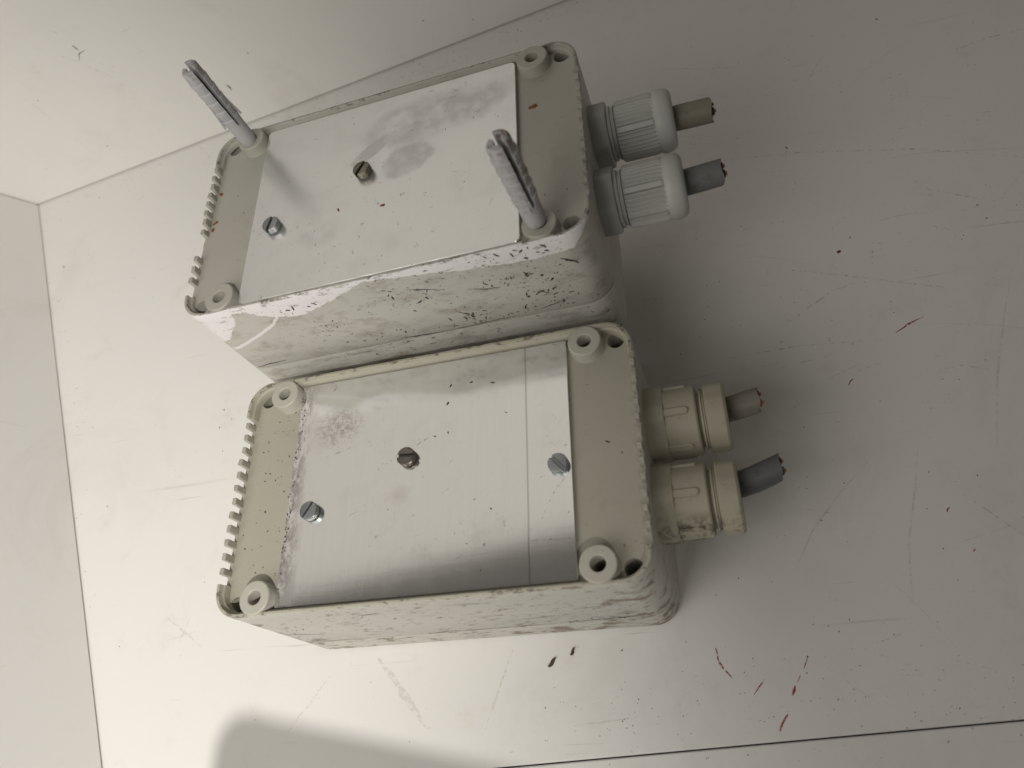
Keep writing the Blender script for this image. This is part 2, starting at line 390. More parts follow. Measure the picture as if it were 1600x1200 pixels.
def crumb(mb, c, r, n=Z, elong=1.0, h=0.25):                             # little raised flake of dirt
    u = n.orthogonal().normalized(); v = n.cross(u); a0 = random.uniform(0, 6.28); k = random.choice((5, 6, 7))
    ca, sa = math.cos(a0), math.sin(a0); base, top = [], []
    for i in range(k):
        a = 2 * math.pi * i / k; rr = r * random.uniform(0.55, 1.15); x, y = rr * elong * math.cos(a), rr / math.sqrt(elong) * math.sin(a)
        q = u * (x * ca - y * sa) + v * (x * sa + y * ca)
        base.append(mb.bm.verts.new(c + q + n * 0.01)); top.append(mb.bm.verts.new(c + q * 0.7 + n * h * r * random.uniform(0.4, 1.2)))
    mb.bm.faces.new(top)
    for i in range(k): j = (i + 1) % k; mb.bm.faces.new((base[i], base[j], top[j], top[i]))

fl = lambda ps, z=0.03: ([Vector((p[0], p[1], z)) for p in ps], Z)
SCR = [[(83.9, 219.0), (104.2, 210.5), (123.6, 204.0)], [(105.0, 151.4), (120.7, 148.9), (138.2, 145.7), (181.6, 133.2), (213.0, 118.5)], [(203.1, 181.3), (218.1, 183.8), (232.2, 183.8)], [(174.8, 174.4), (184.6, 175.7)], [(122.1, 89.2), (144.5, 80.1), (177.7, 66.4)], [(117.6, 63.6), (127.9, 70.0), (136.8, 75.2), (146.2, 77.3)], [(131.5, 122.4), (134.6, 135.4)], [(152.7, 84.0), (154.7, 93.2), (160.0, 91.8)], [(96.5, 53.9), (121.6, 54.4), (149.1, 51.5)], [(138.3, 40.5), (146.1, 42.4)], [(67.0, 86.8), (76.0, 86.0)], [(102.4, 18.8), (108.1, 20.9), (110.0, 23.1)], [(64.0, 67.5), (69.6, 67.9)], [(124.4, -50.6), (132.0, -48.3)], [(186.5, 99.9), (208.4, 102.8)], [(80.6, 40.4), (88.2, 44.4)]]
mb = MB()
for l in SCR: ribbon(mb, fl(l), random.uniform(0.45, 0.8))
for k in range(90):
    x, y, a, ln = random.uniform(85, 230), random.uniform(-60, 215), random.gauss(-0.25, 0.35), random.uniform(4, 22)
    if y > 230 - 0.5 * (x - 60): continue
    ribbon(mb, fl([(x, y), (x + ln * math.cos(a), y + ln * math.sin(a))]), random.uniform(0.18, 0.4))
tag(mb.build('scratch_marks', m_scratch, floor), kind='stuff')
mb = MB()
for l, w in (([(-138.3, -23.4), (-119.1, -36.0)], 0.9), ([(-135.1, -32.5), (-121.4, -29.7)], 0.7), ([(-127.0, -23.5), (-130.1, -34.3)], 0.7), ([(-41.4, -45.3), (-30.5, -57.7), (-20.3, -69.3)], 2.6), ([(-60, -50), (-75, -68)], 0.8), ([(10, -45), (0, -70)], 0.8), ([(30, -70), (52, -68)], 0.6)): ribbon(mb, fl(l), w)
for k in range(20):                                                     # long faint scratches over the right half
    x, y, a, ln = random.uniform(75, 200), random.uniform(-60, 200), random.choice((random.gauss(-0.3, 0.15), random.gauss(0.55, 0.2), random.uniform(-1.5, 1.5))), random.uniform(18, 75)
    if y > 225 - 0.5 * (x - 60): continue
    q = [(x + ln * t * math.cos(a) + random.uniform(-1, 1), y + ln * t * math.sin(a) + 0.06 * ln * math.sin(3 * t) + random.uniform(-.6, .6)) for t in (0, 0.3, 0.65, 1)]
    ribbon(mb, fl(q, 0.02), random.uniform(0.3, 0.7), 0.15)
tag(mb.build('rubbed_lines', m_scratch_soft, floor), kind='stuff')
mb = MB()
for l, w in (([(77.6, -48.9), (77.7, -52.4), (78.9, -55.3), (81.4, -58.2)], 0.9), ([(90.8, -59.1), (86.9, -63.1)], 0.6), ([(104.3, -53.4), (102.6, -56.6)], 0.5), ([(99.3, -61.2), (98.0, -64)], 1.0), ([(101.5, -58), (100, -60.5)], 0.4), ([(95.7, -68.9), (93.7, -71.4), (92.5, -74.1)], 1.0), ([(134.2, 35.6), (136.6, 38.2)], 0.8), ([(163.8, 57.8), (158.5, 56.0), (153.7, 53.2)], 0.8), ([(154.1, -11.4), (153.0, -13.0)], 0.9), ([(158.0, -24.7), (157.0, -26.0)], 0.7)): ribbon(mb, fl(l, 0.04), w * 0.75)
tag(mb.build('red_streaks', m_red, floor), kind='stuff')

DOTS = [(182.6, 211.9, 1.2, 2), (133.6, 149.8, 1.2, 2), (98.5, 158.0, .5, 1), (208.1, 171.4, .5, 1), (224.1, 197.6, .5, 1), (134.3, 62.8, .7, 1), (147.6, 61.6, .5, 1), (147.8, 97.8, 1, 1.6), (192.6, 101.2, .9, 1), (193.9, 94.4, .9, 1.6), (89.7, 72.8, .95, 1), (86.8, 65.5, .5, 1), (137.5, 166.3, .5, 1), (119.6, 66.0, .5, 1), (104.3, -53.2, .8, 1.2), (114.6, -46.5, .6, 1), (118.5, -56.6, .6, 1), (97.4, -53.5, .4, 1), (151.5, 1.0, .5, 1), (149.2, -24.2, .7, 1), (116.4, -11.5, .7, 1), (150.7, -34.0, .5, 1), (164.5, -2.3, .7, 1), (20.9, -64.2, .8, 1), (46.1, -69.1, .7, 1.4), (49.2, -70.5, .7, 1), (51.7, -63.0, .7, 1), (47.6, -47.8, .8, 2), (68.5, -46.5, .6, 1), (79.8, -32.6, .5, 1), (-207.2, 73.5, .7, 1), (-168.2, 68.3, .6, 1), (-159.6, -33.4, .6, 1), (-263.9, 186.4, 1.5, 1), (-247.7, 191.2, .8, 1), (-207.3, 164.4, .7, 1), (-27.2, -72.8, .6, 1), (-214.4, 77.4, .6, 1), (-123.1, -10.4, .6, 1), (-225.0, 116.6, .6, 1), (-130.1, 70.4, 1.1, 1.6), (-130.7, 61.3, .9, 1), (-124.8, 64.6, .8, 2), (-126.5, 48.9, .8, 1)]
mb = MB()
for x, y, r, e in DOTS: crumb(mb, Vector((x, y, 0)), r * 0.36, Z, e, 0.6)
for k in range(420):
    x, y = random.uniform(70, 235), random.uniform(-72, 235)
    if y > 262 - 0.45 * (x - 45): continue
    crumb(mb, Vector((x, y, 0)), random.choice((0.08, 0.1, 0.12, 0.15, 0.22)), Z, random.uniform(1, 1.8))
for k in range(120): crumb(mb, Vector((random.uniform(20, 170), random.gauss(-68, 6), 0.0)), random.uniform(0.08, 0.2), Z, 1.3) if True else 0
for k in range(90):
    t = random.uniform(150, 420); p = P0 + B * t - nB * abs(random.gauss(1, 9)); crumb(mb, Vector((p.x, p.y, 0)), random.uniform(0.12, 0.4), Z, random.uniform(1, 2))
for k in range(40):
    p = P0 + B * random.uniform(2, 130) - nB * abs(random.gauss(1, 12)); crumb(mb, Vector((p.x, p.y, 0)), random.uniform(0.12, 0.35), Z, 1.3)
for k in range(26):
    p = P0 + A * random.uniform(5, 320) + B * abs(random.gauss(1, 5)); crumb(mb, Vector((p.x, p.y, 0)), random.uniform(0.12, 0.3), Z, 1.3)
tag(mb.build('dirt_crumbs', m_chip, floor, False), kind='stuff')
mb = MB()
for x, y, r in ((142.7, 92.3, 0.9), (-185, 30, 0.35)): crumb(mb, Vector((x, y, 0)), r, Z, 1.2)
tag(mb.build('red_crumbs', m_chip_red, floor, False), kind='stuff')
def flake(loc, ln, rz, label):                                           # curled wood-like flake lying on the shelf
    mb = MB(); n = 7; rows = []
    for i in range(n):
        t = i / (n - 1) - 0.5; w = ln * 0.19 * (1 - abs(t) * 1.5) * random.uniform(0.8, 1.2) + 0.12
        rows.append([mb.bm.verts.new((ln * t, -w + 0.25 * math.sin(5 * t), 0.1 + 0.5 * t * t * 4)), mb.bm.verts.new((ln * t, 0.0, 0.65 + 0.5 * t * t * 4)), mb.bm.verts.new((ln * t, w + 0.25 * math.sin(5 * t), 0.1 + 0.4 * t * t * 4))])
    for a, b in zip(rows, rows[1:]):
        for k in range(2): mb.bm.faces.new((a[k], a[k + 1], b[k + 1], b[k]))
        mb.bm.faces.new((a[2], a[0], b[0], b[2]))
    mb.bm.faces.new(rows[0]); mb.bm.faces.new(list(reversed(rows[-1])))
    o = mb.build('flake', m_flake); o.location = Vector(loc) * S; o.rotation_euler = (0, 0, rz); return tag(o, label, 'flake', 'flakes on the shelf')
m_flake = NT('brown_flake').done((0.075, 0.05, 0.03), 0.7)
flake((23.8, -50.2, 0), 3.8, 0.75, 'larger dark brown flake on the shelf in front of the lower box')
flake((31.0, -47.2, 0), 2.7, 0.95, 'thinner dark brown flake on the shelf, right of the larger flake')

mb = MB()                                                                # pencil-thin scratches on the back wall (along, height)
for l, w in (([(76.8, 99.6), (85.3, 84.5), (97.4, 70.1), (105.1, 57.6), (109.6, 41.1)], 0.4), ([(97.3, 90.4), (101.9, 86.1)], 0.5), ([(54.1, 65.0), (55.9, 55.8), (57.3, 42.9)], 0.4), ([(57.8, 34.1), (58.1, 23.5), (61.3, 14.4)], 0.3), ([(65.2, 75.2), (77.3, 73.4)], 0.3), ([(100, 72), (112, 60)], 0.3)):
    ribbon(mb, ([P0 + B * a + Z * h - nB * 0.05 for a, h in l], -nB), w, 0.1)
tag(mb.build('scratch_marks', m_scratch, wall_back), kind='stuff')
mb = MB()
for l, w in (([(101.5, 79.1), (102.2, 75.9)], 0.8), ([(105.4, 74.5), (101, 74), (98.0, 70.7)], 0.45), ([(157.6, 28), (158.4, 25.6), (158.1, 23.7)], 0.7)):
    ribbon(mb, ([P0 + B * a + Z * h - nB * 0.06 for a, h in l], -nB), w, 0.05)
for a, h in ((60, 60), (275, 20), (300, 10), (180, 40), (70, 20)): crumb(mb, P0 + B * a + Z * h - nB * 0.02, 0.4, -nB)
tag(mb.build('black_marks', m_chip, wall_back), kind='stuff')
mb = MB()
lp = lambda a, c: P0 + A * a + CE * c + nL * 0.05
# the long hair-line on the left panel
ribbon(mb, ([lp(190, 12), lp(190, 22), lp(188, 40), lp(186, 62)], nL), 0.5, 0.1)
tag(mb.build('scratch_marks', m_scratch, wall_left), kind='stuff')

# ------------------------------------------------------------------ junction boxes
HX, HY, RC = 68.5, 41.0, 9.0
BOSS = [(-53.8, 35.2), (53.8, 35.2), (53.8, -35.4), (-53.8, -35.4)]
HOLE = [(-63.2, 36.1), (63.0, 36.1), (62.6, -36.2), (-63.2, -36.2)]
def depth(H): return 3.0 if H > 80 else 4.4                              # how far the recess lies below the rim
def off(d, seg=10): return rrect(HX - d, HY - d, RC - d, seg)

def make_case(root, zs, H, mat):
    F = H - depth(H)
    mb = MB()
    rs = mb.loft([(off(3.0), zs + 0.35), (off(0.45), zs + 0.35), (off(0.12), zs + 0.45), (off(0.0), zs + 0.7), (off(0.0), zs + (F - zs) * 0.5), (off(0.0), F - 0.3), (off(0.3), F)], True, False)
    holes = []; hl = HOLE if H < 80 else [(-63.2, 36.4), (63.0, 36.4), (62.6, -35.0), (-63.2, -35.0)]
    for (cx, cy), r, dep in [(h, 2.75, 30) for h in hl] + [(b, 2.15, 22) for b in BOSS]:
        top = mb.ring(circ(cx, cy, r, 20), F); low = mb.ring(circ(cx, cy, r * 0.97, 20), F - dep)
        mb.bridge(top, low); mb.bm.faces.new(low); holes.append(top)
    mb.cap_holes(rs[-1], holes)
    case = mb.build('case', mat, root)
    return case

def make_rim(root, H, mat, sgn, seed, gap=(27.5, 27.5)):
    # the raised rim of one long side with its two rounded corners
    F = H - depth(H); rnd = random.Random(seed)
    path = []                                                        # (x, y, nx, ny) outer line, left end -> right end for the +y side
    y0 = gap[0]
    for k in range(4): path.append((-HX, y0 + (HY - RC - y0) * k / 4, -1, 0))
    for k in range(13):
        a = math.radians(180 - 90 * k / 12); path.append((-HX + RC + RC * math.cos(a), HY - RC + RC * math.sin(a), math.cos(a), math.sin(a)))
    n = 70
    for k in range(1, n): path.append((-HX + RC + (2 * HX - 2 * RC) * k / n, HY, 0, 1))
    for k in range(13):
        a = math.radians(90 - 90 * k / 12); path.append((HX - RC + RC * math.cos(a), HY - RC + RC * math.sin(a), math.cos(a), math.sin(a)))
    for k in range(1, 5): path.append((HX, HY - RC + (gap[1] - (HY - RC)) * k / 4, 1, 0))
    prof = [(-0.02, F - 0.8), (-0.02, H - 0.45), (0.12, H - 0.13), (0.4, H), (1.0, H), (1.2, H - 0.25), (1.3, H - 1.4), (1.5, H - 1.65), (1.85, H - 1.8), (2.0, H - 2.1), (2.15, F - 0.2)]
    mb = MB(); rings = []
    for i, (x, y, nx, ny) in enumerate(path):
        w = mnoise.noise(Vector((x * 0.21, y * 0.21, seed))) * 0.22 + mnoise.noise(Vector((x * 0.9, y * 0.9, seed + 5))) * 0.14
        nick = -0.5 * max(0, mnoise.noise(Vector((x * 0.45, y * 0.45, seed + 9))) - 0.38)
        ring = []
        for j, (d, z) in enumerate(prof):
            top = 1.0 if 1 <= j <= 5 else 0.0
            dd = d + (0.35 * w if 2 <= j <= 5 else 0.0)
            ring.append(mb.bm.verts.new((x - nx * dd, sgn * (y - ny * dd), z + top * (0.3 * w + 1.6 * nick))))
        rings.append(ring)
    for a, b in zip(rings, rings[1:]): mb.bridge(a, b, False)
    mb.bm.faces.new(rings[0]); mb.bm.faces.new(list(reversed(rings[-1])))
    return mb.build('rim', mat, root, auto=40)

def tooth_mesh(seed):
    rnd = random.Random(seed); mb = MB()
    mb.box((0, 0, 2.1), (0.75, 1.1, 2.25), 0.16)
    for v in mb.bm.verts:
        v.co.x += rnd.uniform(-0.07, 0.07); v.co.y += rnd.uniform(-0.08, 0.08)
        if v.co.z > 3: v.co.z += rnd.uniform(-0.25, 0.1)
    return mb
def make_teeth(root, H, left, right):
    base = [tooth_mesh(k).build('tooth', m_tooth, root) for k in range(4)]
    first = set()
    k = 0
    for side, lst in ((-1, left), (1, right)):
        for y, h in lst:
            i = (k * 7) % 4; k += 1
            if i in first: o = base[i].copy(); COL.objects.link(o); o.parent = root
            else: o = base[i]; first.add(i)
            o.location = Vector((side * (HX - 0.77), y, H - 4.4)) * S; o.scale = (1, random.uniform(0.92, 1.1), h)
            o.rotation_euler = (0, random.uniform(-0.05, 0.05), random.uniform(-0.06, 0.06))

def make_lid(root, z0, zs, mat):
    mb = MB()
    mb.loft([(off(1.6), z0), (off(0.6), z0 + 0.25), (off(0.12), z0 + 0.9), (off(0.0), z0 + 1.8), (off(0.0), (z0 + zs) * 0.5), (off(0.0), zs - 0.6), (off(0.1), zs - 0.15), (off(0.4), zs - 0.03), (off(3.2), zs + 0.0)])
    return mb.build('lid', mat, root)

def make_boss(root, xy, H, mat, tall=0.0, tilt=(0, 0)):
    F = H - depth(H); D = depth(H); mb = MB(); n = 40
    prof = [(5.75, -0.2), (5.5, 0.35), (5.4, D - 0.6), (5.25, D - 0.1 + tall), (4.95, D + 0.15 + tall), (2.5, D + 0.15 + tall), (2.25, D - 0.05 + tall), (2.16, D - 0.5), (2.12, -0.5)]
    rs = [mb.ring([(r * math.cos(2 * math.pi * k / n) * (1 + 0.012 * math.sin(3 * k + r)), r * math.sin(2 * math.pi * k / n), z + 0.05 * mnoise.noise(Vector((k * 0.6, r, xy[0])))) for k in range(n)], 0) for r, z in prof]
    for a, b in zip(rs, rs[1:]): mb.bridge(a, b)
    o = mb.build('boss', mat, root); o.location = Vector((xy[0], xy[1], F)) * S; return o

def make_plate(root, H, mat, x0, x1, hy, r, th=1.6):
    F = H - depth(H); cx = (x0 + x1) / 2; hx = (x1 - x0) / 2
    def o_(d): return [(cx + p[0], p[1]) for p in rrect(hx - d, hy - d, max(r - d, 0.15), 5)]
    mb = MB(); mb.loft([(o_(0.0), F + 0.05), (o_(0.0), F + th - 0.2), (o_(0.2), F + th)])
    return mb.build('plate', mat, root, auto=25)

def make_screw(root, xy, z, mat, ang, lift, label=None, r=3.05):
    mb = MB(); n = 28
    mb.loft([(circ(0, 0, 2.0, n), -0.5), (circ(0, 0, 2.0, n), lift + 0.05)])
    mb.loft([(circ(0, 0, r * 0.93, n), lift), (circ(0, 0, r, n), lift + 0.15), (circ(0, 0, r, n), lift + 1.0)])
    w = 0.48
    for sg in (1, -1):                                               # the two halves of the head on either side of the slot
        a0 = math.asin(w / r)
        def half(rr, ww):
            a = math.asin(ww / rr); return [(rr * math.cos(a + (math.pi - 2 * a) * k / 16), sg * rr * math.sin(a + (math.pi - 2 * a) * k / 16)) for k in range(17)]
        mb.loft([(half(r - 0.005, w), lift + 0.98), (half(r - 0.005, w), lift + 1.9), (half(r * 0.95, w + 0.08), lift + 2.15), (half(r * 0.82, w + 0.16), lift + 2.25)])
    o = mb.build('screw', mat, root, auto=30); o.location = Vector((xy[0], xy[1], z)) * S; o.rotation_euler = (random.uniform(-.06, .06), random.uniform(-.06, .06), ang)
    if label: o['label'] = label
    return o

XF = Matrix(((0, 0, 1, 0), (1, 0, 0, 0), (0, 1, 0, 0), (0, 0, 0, 1)))     # z axis of a lathe -> +x
def lathe(mb, prof, n=56, fn=None, cap0=True, cap1=True, rot=0.0):
    loops = []
    for r, z in prof:
        loops.append(([((r if fn is None else fn(r, rot + 2 * math.pi * k / n, z)) * math.cos(rot + 2 * math.pi * k / n), (r if fn is None else fn(r, rot + 2 * math.pi * k / n, z)) * math.sin(rot + 2 * math.pi * k / n)) for k in range(n)], z))
    return mb.loft(loops, cap0, cap1)
def hexr(af, rnd):                                                        # radius of a hexagon, corners limited to rnd
    def f(r, a, z):
        a = (a + math.pi / 6) % (math.pi / 3) - math.pi / 6
        return min(af / 2 / math.cos(a) * r, rnd * r)
    return f

def fit(o, y, z, spin=0.0):
    o.location = Vector((HX, y, z)) * S; o.rotation_euler = (spin, 0, 0); return o

def gland_small(root, y, z, spin, label=None):
    mb = MB(); hx = hexr(19.6, 11.0)
    lathe(mb, [(0.5, -0.1), (0.98, -0.1), (1.0, 0.3), (1.0, 5.0), (0.97, 5.5), (0.85, 5.6)], 72, hx)
    lathe(mb, [(8.8, 5.5), (9.1, 5.8), (9.1, 6.6), (8.3, 6.9), (8.3, 7.3), (8.9, 7.5), (8.9, 7.9), (8.2, 8.2), (8.2, 9.4)], 48)
    body = mb.build('cable_gland', m_gland1, root, xf=XF, auto=28); fit(body, y, z, spin)
    if label: body['label'] = label
    mb = MB()
    def kn(r, a, zz):
        if zz < 8.6 or zz > 20.6: return r
        q = (a % (math.pi / 3)) / (math.pi / 3)
        if q < 0.16: return r * 1.0 + 0.05
        t = (q - 0.16) / 0.84 * 6
        return r - 0.8 * (0.5 + 0.5 * math.cos(2 * math.pi * t))
    rs = lathe(mb, [(9.3, 8.3), (9.75, 8.65), (9.95, 9.0), (10.0, 14), (10.0, 19.6), (9.9, 20.3), (9.65, 20.7), (9.75, 21.0), (10.15, 21.6), (10.25, 22.6), (10.15, 24.2), (9.75, 25.4), (9.0, 26.3), (8.0, 26.7), (5.6, 26.75), (5.2, 26.4), (5.0, 24.5)], 648, kn, True, True)
    mb.build('dome_nut', m_gland1, body, xf=XF, auto=50)
    return body

def gland_big(root, y, z, spin, label=None, m_gland2=m_gland2):
    mb = MB(); hx = hexr(22.6, 12.2)
    lathe(mb, [(0.5, -0.1), (0.99, -0.1), (1.0, 0.3), (1.0, 5.5), (0.985, 5.9)], 72, hx)
    lathe(mb, [(11.0, 5.8), (11.15, 6.0), (11.05, 15.2), (10.7, 15.7), (9.9, 15.75)], 64)
    for k in range(6):                                                    # raised grip bars with round ends
        a = math.radians(60 * k + 30); m = Matrix.Rotation(a, 4, 'Z')
        bar = [(-1.15, 0), (1.15, 0), (1.15, 6.2), (0.99, 6.8), (0.57, 7.25), (0, 7.4), (-0.57, 7.25), (-0.99, 6.8), (-1.15, 6.2)]
        lo_ = [mb.bm.verts.new(m @ Vector((10.7, px, 5.9 + pz))) for px, pz in bar]
        md_ = [mb.bm.verts.new(m @ Vector((11.55, px, 5.9 + pz))) for px, pz in bar]
        hi_ = [mb.bm.verts.new(m @ Vector((11.75, px * 0.8, 5.9 + 0.12 + pz * 0.95))) for px, pz in bar]
        mb.bridge(lo_, md_); mb.bridge(md_, hi_); mb.bm.faces.new(hi_)
    lathe(mb, [(9.9, 15.7), (8.7, 15.75), (8.7, 16.5), (9.6, 16.7), (9.7, 17.2), (9.2, 17.5), (9.2, 17.9), (8.8, 18.1), (8.8, 18.6)], 48)
    body = mb.build('cable_gland', m_gland2, root, xf=XF, auto=28); fit(body, y, z, spin)
    if label: body['label'] = label
    mb = MB(); h2 = hexr(21.0, 10.9)
    def f2(r, a, zz): return h2(1, a, zz) * r
    rs = lathe(mb, [(0.8, 18.1), (0.96, 18.15), (1.0, 18.6), (1.0, 23.6), (0.95, 24.3), (0.9, 24.5), (0.48, 24.5), (0.45, 24.2), (0.43, 21.5)], 72, f2, True, True)
    mb.build('clamp_nut', m_gland2, body, xf=XF, auto=28)
    return body

def make_cable(root, y, z, x0, ln, r, mat, dy, dz, cores, flat=1.0, label=None):
    # short stub of sheathed cable, cut off squarely, the cores showing in the cut
    mb = MB(); n = 26; rings = []; N = 9
    for i in range(N + 1):
        t = i / N; cx = x0 + ln * t; cy = y + dy * t * t * 0.6 + dy * t * 0.4; cz = z + dz * t * t * 0.6 + dz * t * 0.4
        rings.append(mb.ring([(cx + (0.35 * math.sin(a * 3 + y) if i == N else 0), cy + r * flat * math.cos(a) * (1 + 0.02 * math.sin(2 * a + i)), cz + r / flat * math.sin(a)) for a in [2 * math.pi * k / n for k in range(n)]], 0))
    for a, b in zip(rings, rings[1:]): mb.bridge(a, b)
    ex, ey, ez = x0 + ln, y + dy, z + dz
    inner = mb.ring([(ex - 0.05, ey + r * flat * 0.8 * math.cos(a), ez + r / flat * 0.8 * math.sin(a)) for a in [2 * math.pi * k / n for k in range(n)]], 0)
    deep = mb.ring([(ex - 1.2, ey + r * flat * 0.78 * math.cos(a), ez + r / flat * 0.78 * math.sin(a)) for a in [2 * math.pi * k / n for k in range(n)]], 0)
    mb.bridge(rings[-1], inner); mb.bridge(inner, deep); mb.bm.faces.new(deep)
    cab = mb.build('cable', mat, root, auto=40)
    if label: cab['label'] = label
    for k, m in enumerate(cores):
        a = 2 * math.pi * k / len(cores) + 0.6; rr = r * 0.42
        mb = MB(); lathe(mb, [(r * 0.30, -2.0), (r * 0.32, 0.5 + 0.35 * (k % 2)), (r * 0.26, 0.75 + 0.35 * (k % 2))], 14)
        w = mb.build('core', m, cab, xf=XF); w.location = Vector((ex - 0.3, ey + rr * math.cos(a) * flat, ez + rr * math.sin(a))) * S
        mb = MB(); lathe(mb, [(r * 0.15, 0.0), (r * 0.15, 1.25 + 0.35 * (k % 2)), (r * 0.10, 1.35 + 0.35 * (k % 2))], 10)
        s = mb.build('strand', m_copper, cab, xf=XF); s.location = w.location
    return cab

def specks(root, H, seed, items, name, mat, nrand, area, zoff):
    rnd = random.Random(seed); mb = MB()
    for x, y, r, e in items: crumb(mb, Vector((x, y, zoff)), r, Z, e)
    for k in range(nrand): crumb(mb, Vector((rnd.uniform(*area[0]), rnd.uniform(*area[1]), zoff)), rnd.choice((0.12, 0.16, 0.22, 0.3)), Z, rnd.uniform(1, 2.2))
    return tag(mb.build(name, mat, root, False), kind='stuff')

def front_dirt(part, yf, seed, clusters, strokes, lo, hi, spread):
    # crumbs and short smeared strokes stuck on the long outer side
    rnd = random.Random(seed); mb = MB(); nf = Vector((0, -1, 0))
    def ok(x, z): return lo < z < hi and abs(x) < HX - RC + 1
    for cx, cz, sx, sz, k, r in clusters:
        for i in range(k):
            x, z = rnd.gauss(cx, sx), rnd.gauss(cz, sz)
            if ok(x, z): crumb(mb, Vector((x, yf, z)), r * rnd.choice((0.5, 0.8, 1.2, 1.9)), nf, rnd.uniform(1.0, 2.6), 0.2)
    for i in range(spread):
        x, z = rnd.uniform(-55, 60), rnd.uniform(lo, hi)
        if ok(x, z) and rnd.random() < 0.35 + 0.65 * (x > 0): crumb(mb, Vector((x, yf, z)), rnd.choice((0.1, 0.13, 0.18, 0.25)), nf, rnd.uniform(1.0, 2.5), 0.2)
    for pts, w in strokes: ribbon(mb, ([Vector((x, yf - 0.03, z)) for x, z in pts], nf), w, 0.35)
    return tag(mb.build('dirt_crumbs', m_chip, part, False), kind='stuff')

# ---- upper box, standing higher
H1 = 95.95
box1 = tag(empty('junction_box', (-3.5, 88.54, 0), 0.0077), 'raised grey junction box with scraped white paint on its side and two wall plugs', 'junction box', 'junction boxes on the shelf')
ZB1 = 36.5
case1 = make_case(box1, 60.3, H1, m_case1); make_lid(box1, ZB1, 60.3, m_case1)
mb = MB(); mb.loft([(rrect(48, 24, 4, 6), 0), (rrect(49, 25, 5, 6), 1), (rrect(49, 25, 5, 6), ZB1 + 0.3)]); mb.build('foot', m_case1, box1)
front_dirt(case1, -HY, 4, [(22, 66, 2.2, 1.6, 26, 0.34), (12, 80, 1.5, 1.2, 7, 0.32), (49, 71, 6, 4, 34, 0.26), (38, 82, 5, 1.5, 16, 0.26), (55, 78, 3.5, 4, 26, 0.28), (46, 80, 3, 1.5, 10, 0.26), (51, 66, 5, 1.5, 20, 0.26), (2, 86, 1.5, 3, 5, 0.3), (6, 79, 2, 1.5, 6, 0.3), (-4, 66, 1, 1, 3, 0.4), (-24, 77, 4, 3, 22, 0.2), (30, 63.5, 14, 1.2, 40, 0.2), (14, 85, 4, 1.2, 10, 0.2), (31, 79, 5, 1.0, 12, 0.2), (40, 92, 6, 1.5, 12, 0.35), (-30, 89, 5, 1.2, 14, 0.28), (50, 92, 3, 2, 14, 0.35)],
    [([(-6, 62.2), (2, 61.6), (10, 61.3)], 0.45), ([(10, 61.2), (25, 61.6), (36, 62)], 0.3), ([(44, 63), (54, 65.5)], 0.4), ([(57, 86), (60, 84), (61.5, 82)], 0.8), ([(45, 71), (47, 72.5), (49, 70.5)], 0.6), ([(-62, 62), (-50, 63)], 0.5), ([(26, 81), (31, 79), (36, 78.5)], 0.4), ([(8, 87), (14, 85), (18, 83)], 0.35), ([(18, 71), (22, 67)], 0.35)], 61.2, H1 - 1, 150)
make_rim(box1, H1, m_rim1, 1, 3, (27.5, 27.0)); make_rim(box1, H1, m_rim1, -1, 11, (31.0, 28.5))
make_teeth(box1, H1,
    [(25.5, 1.0), (21.2, 1.0), (17.2, 1.0), (13.0, 1.05), (8.9, 1.05), (4.8, 1.0), (0.8, 1.0), (-3.4, 0.9), (-7.4, 0.32), (-15.6, 1.0), (-20.0, 1.0), (-24.5, 1.0)],
    [(24.0, 0.55), (19.6, 0.5), (15.2, 0.62), (10.6, 0.45), (6.2, 0.6), (1.8, 0.5), (-2.6, 0.62), (-7.2, 0.7), (-11.7, 0.66), (-16.2, 0.72), (-20.8, 0.6), (-25.2, 0.5)])
for i, b in enumerate(BOSS): make_boss(box1, b, H1, m_boss1, 0.8)
plate1 = make_plate(box1, H1, m_plate1, -48.0, 47.4, 38.55, 2.0)
PT1 = H1 - 3.0 + 1.6
make_screw(box1, (-5.9, 4.7), PT1, m_brass, 1.05, 0.7, 'tarnished brownish slotted screw')
make_screw(box1, (-38.5, -9.5), PT1, m_zinc, 1.35, 0.55, 'bright zinc slotted screw')
gland_small(box1, 15.4, 74, math.radians(8)); gland_small(box1, -13.2, 74, math.radians(-4))
make_cable(box1, 15.4, 74, HX + 15, 23.5, 4.1, m_cab_b, -0.8, 0.4, (m_brown, m_black, m_white), 1.0, 'beige grey cable stub')
make_cable(box1, -13.2, 74, HX + 15, 23.0, 4.1, m_cab_g, 0.8, 0.6, (m_brown, m_black, m_blue), 1.0, 'blue grey cable stub')
specks(box1, H1, 5, [(-54, 3, 0.35, 1), (-58, 12, 0.25, 1.5), (55, -22, 0.32, 1), (57, 33, 0.4, 1)], 'dirt_crumbs', m_chip, 22, ((-66, 66), (-36, 36)), PT1 - 1.6)
mb = MB(); crumb(mb, Vector((52.3, 16.5, H1 - 3.0)), 1.25, Z, 1.6)
for x, y in ((-65.6, 15.2), (-65.4, 1.5), (-65.8, -1.5)): crumb(mb, Vector((x, y, H1 - 3.0)), 0.9, Z, 1.4)
tag(mb.build('rust_crumbs', m_chip_rust, box1, False), kind='stuff')
rp = random.Random(2); mb = MB()                                           # grit and short scratches on the plate
for k in range(34): crumb(mb, Vector((rp.uniform(-45, 45), rp.uniform(-35, 35), PT1)), rp.choice((0.08, 0.1, 0.14, 0.2)), Z, rp.uniform(1, 2.4), 0.15)
tag(mb.build('dirt_crumbs', m_chip, plate1, False), kind='stuff')
mb = MB()
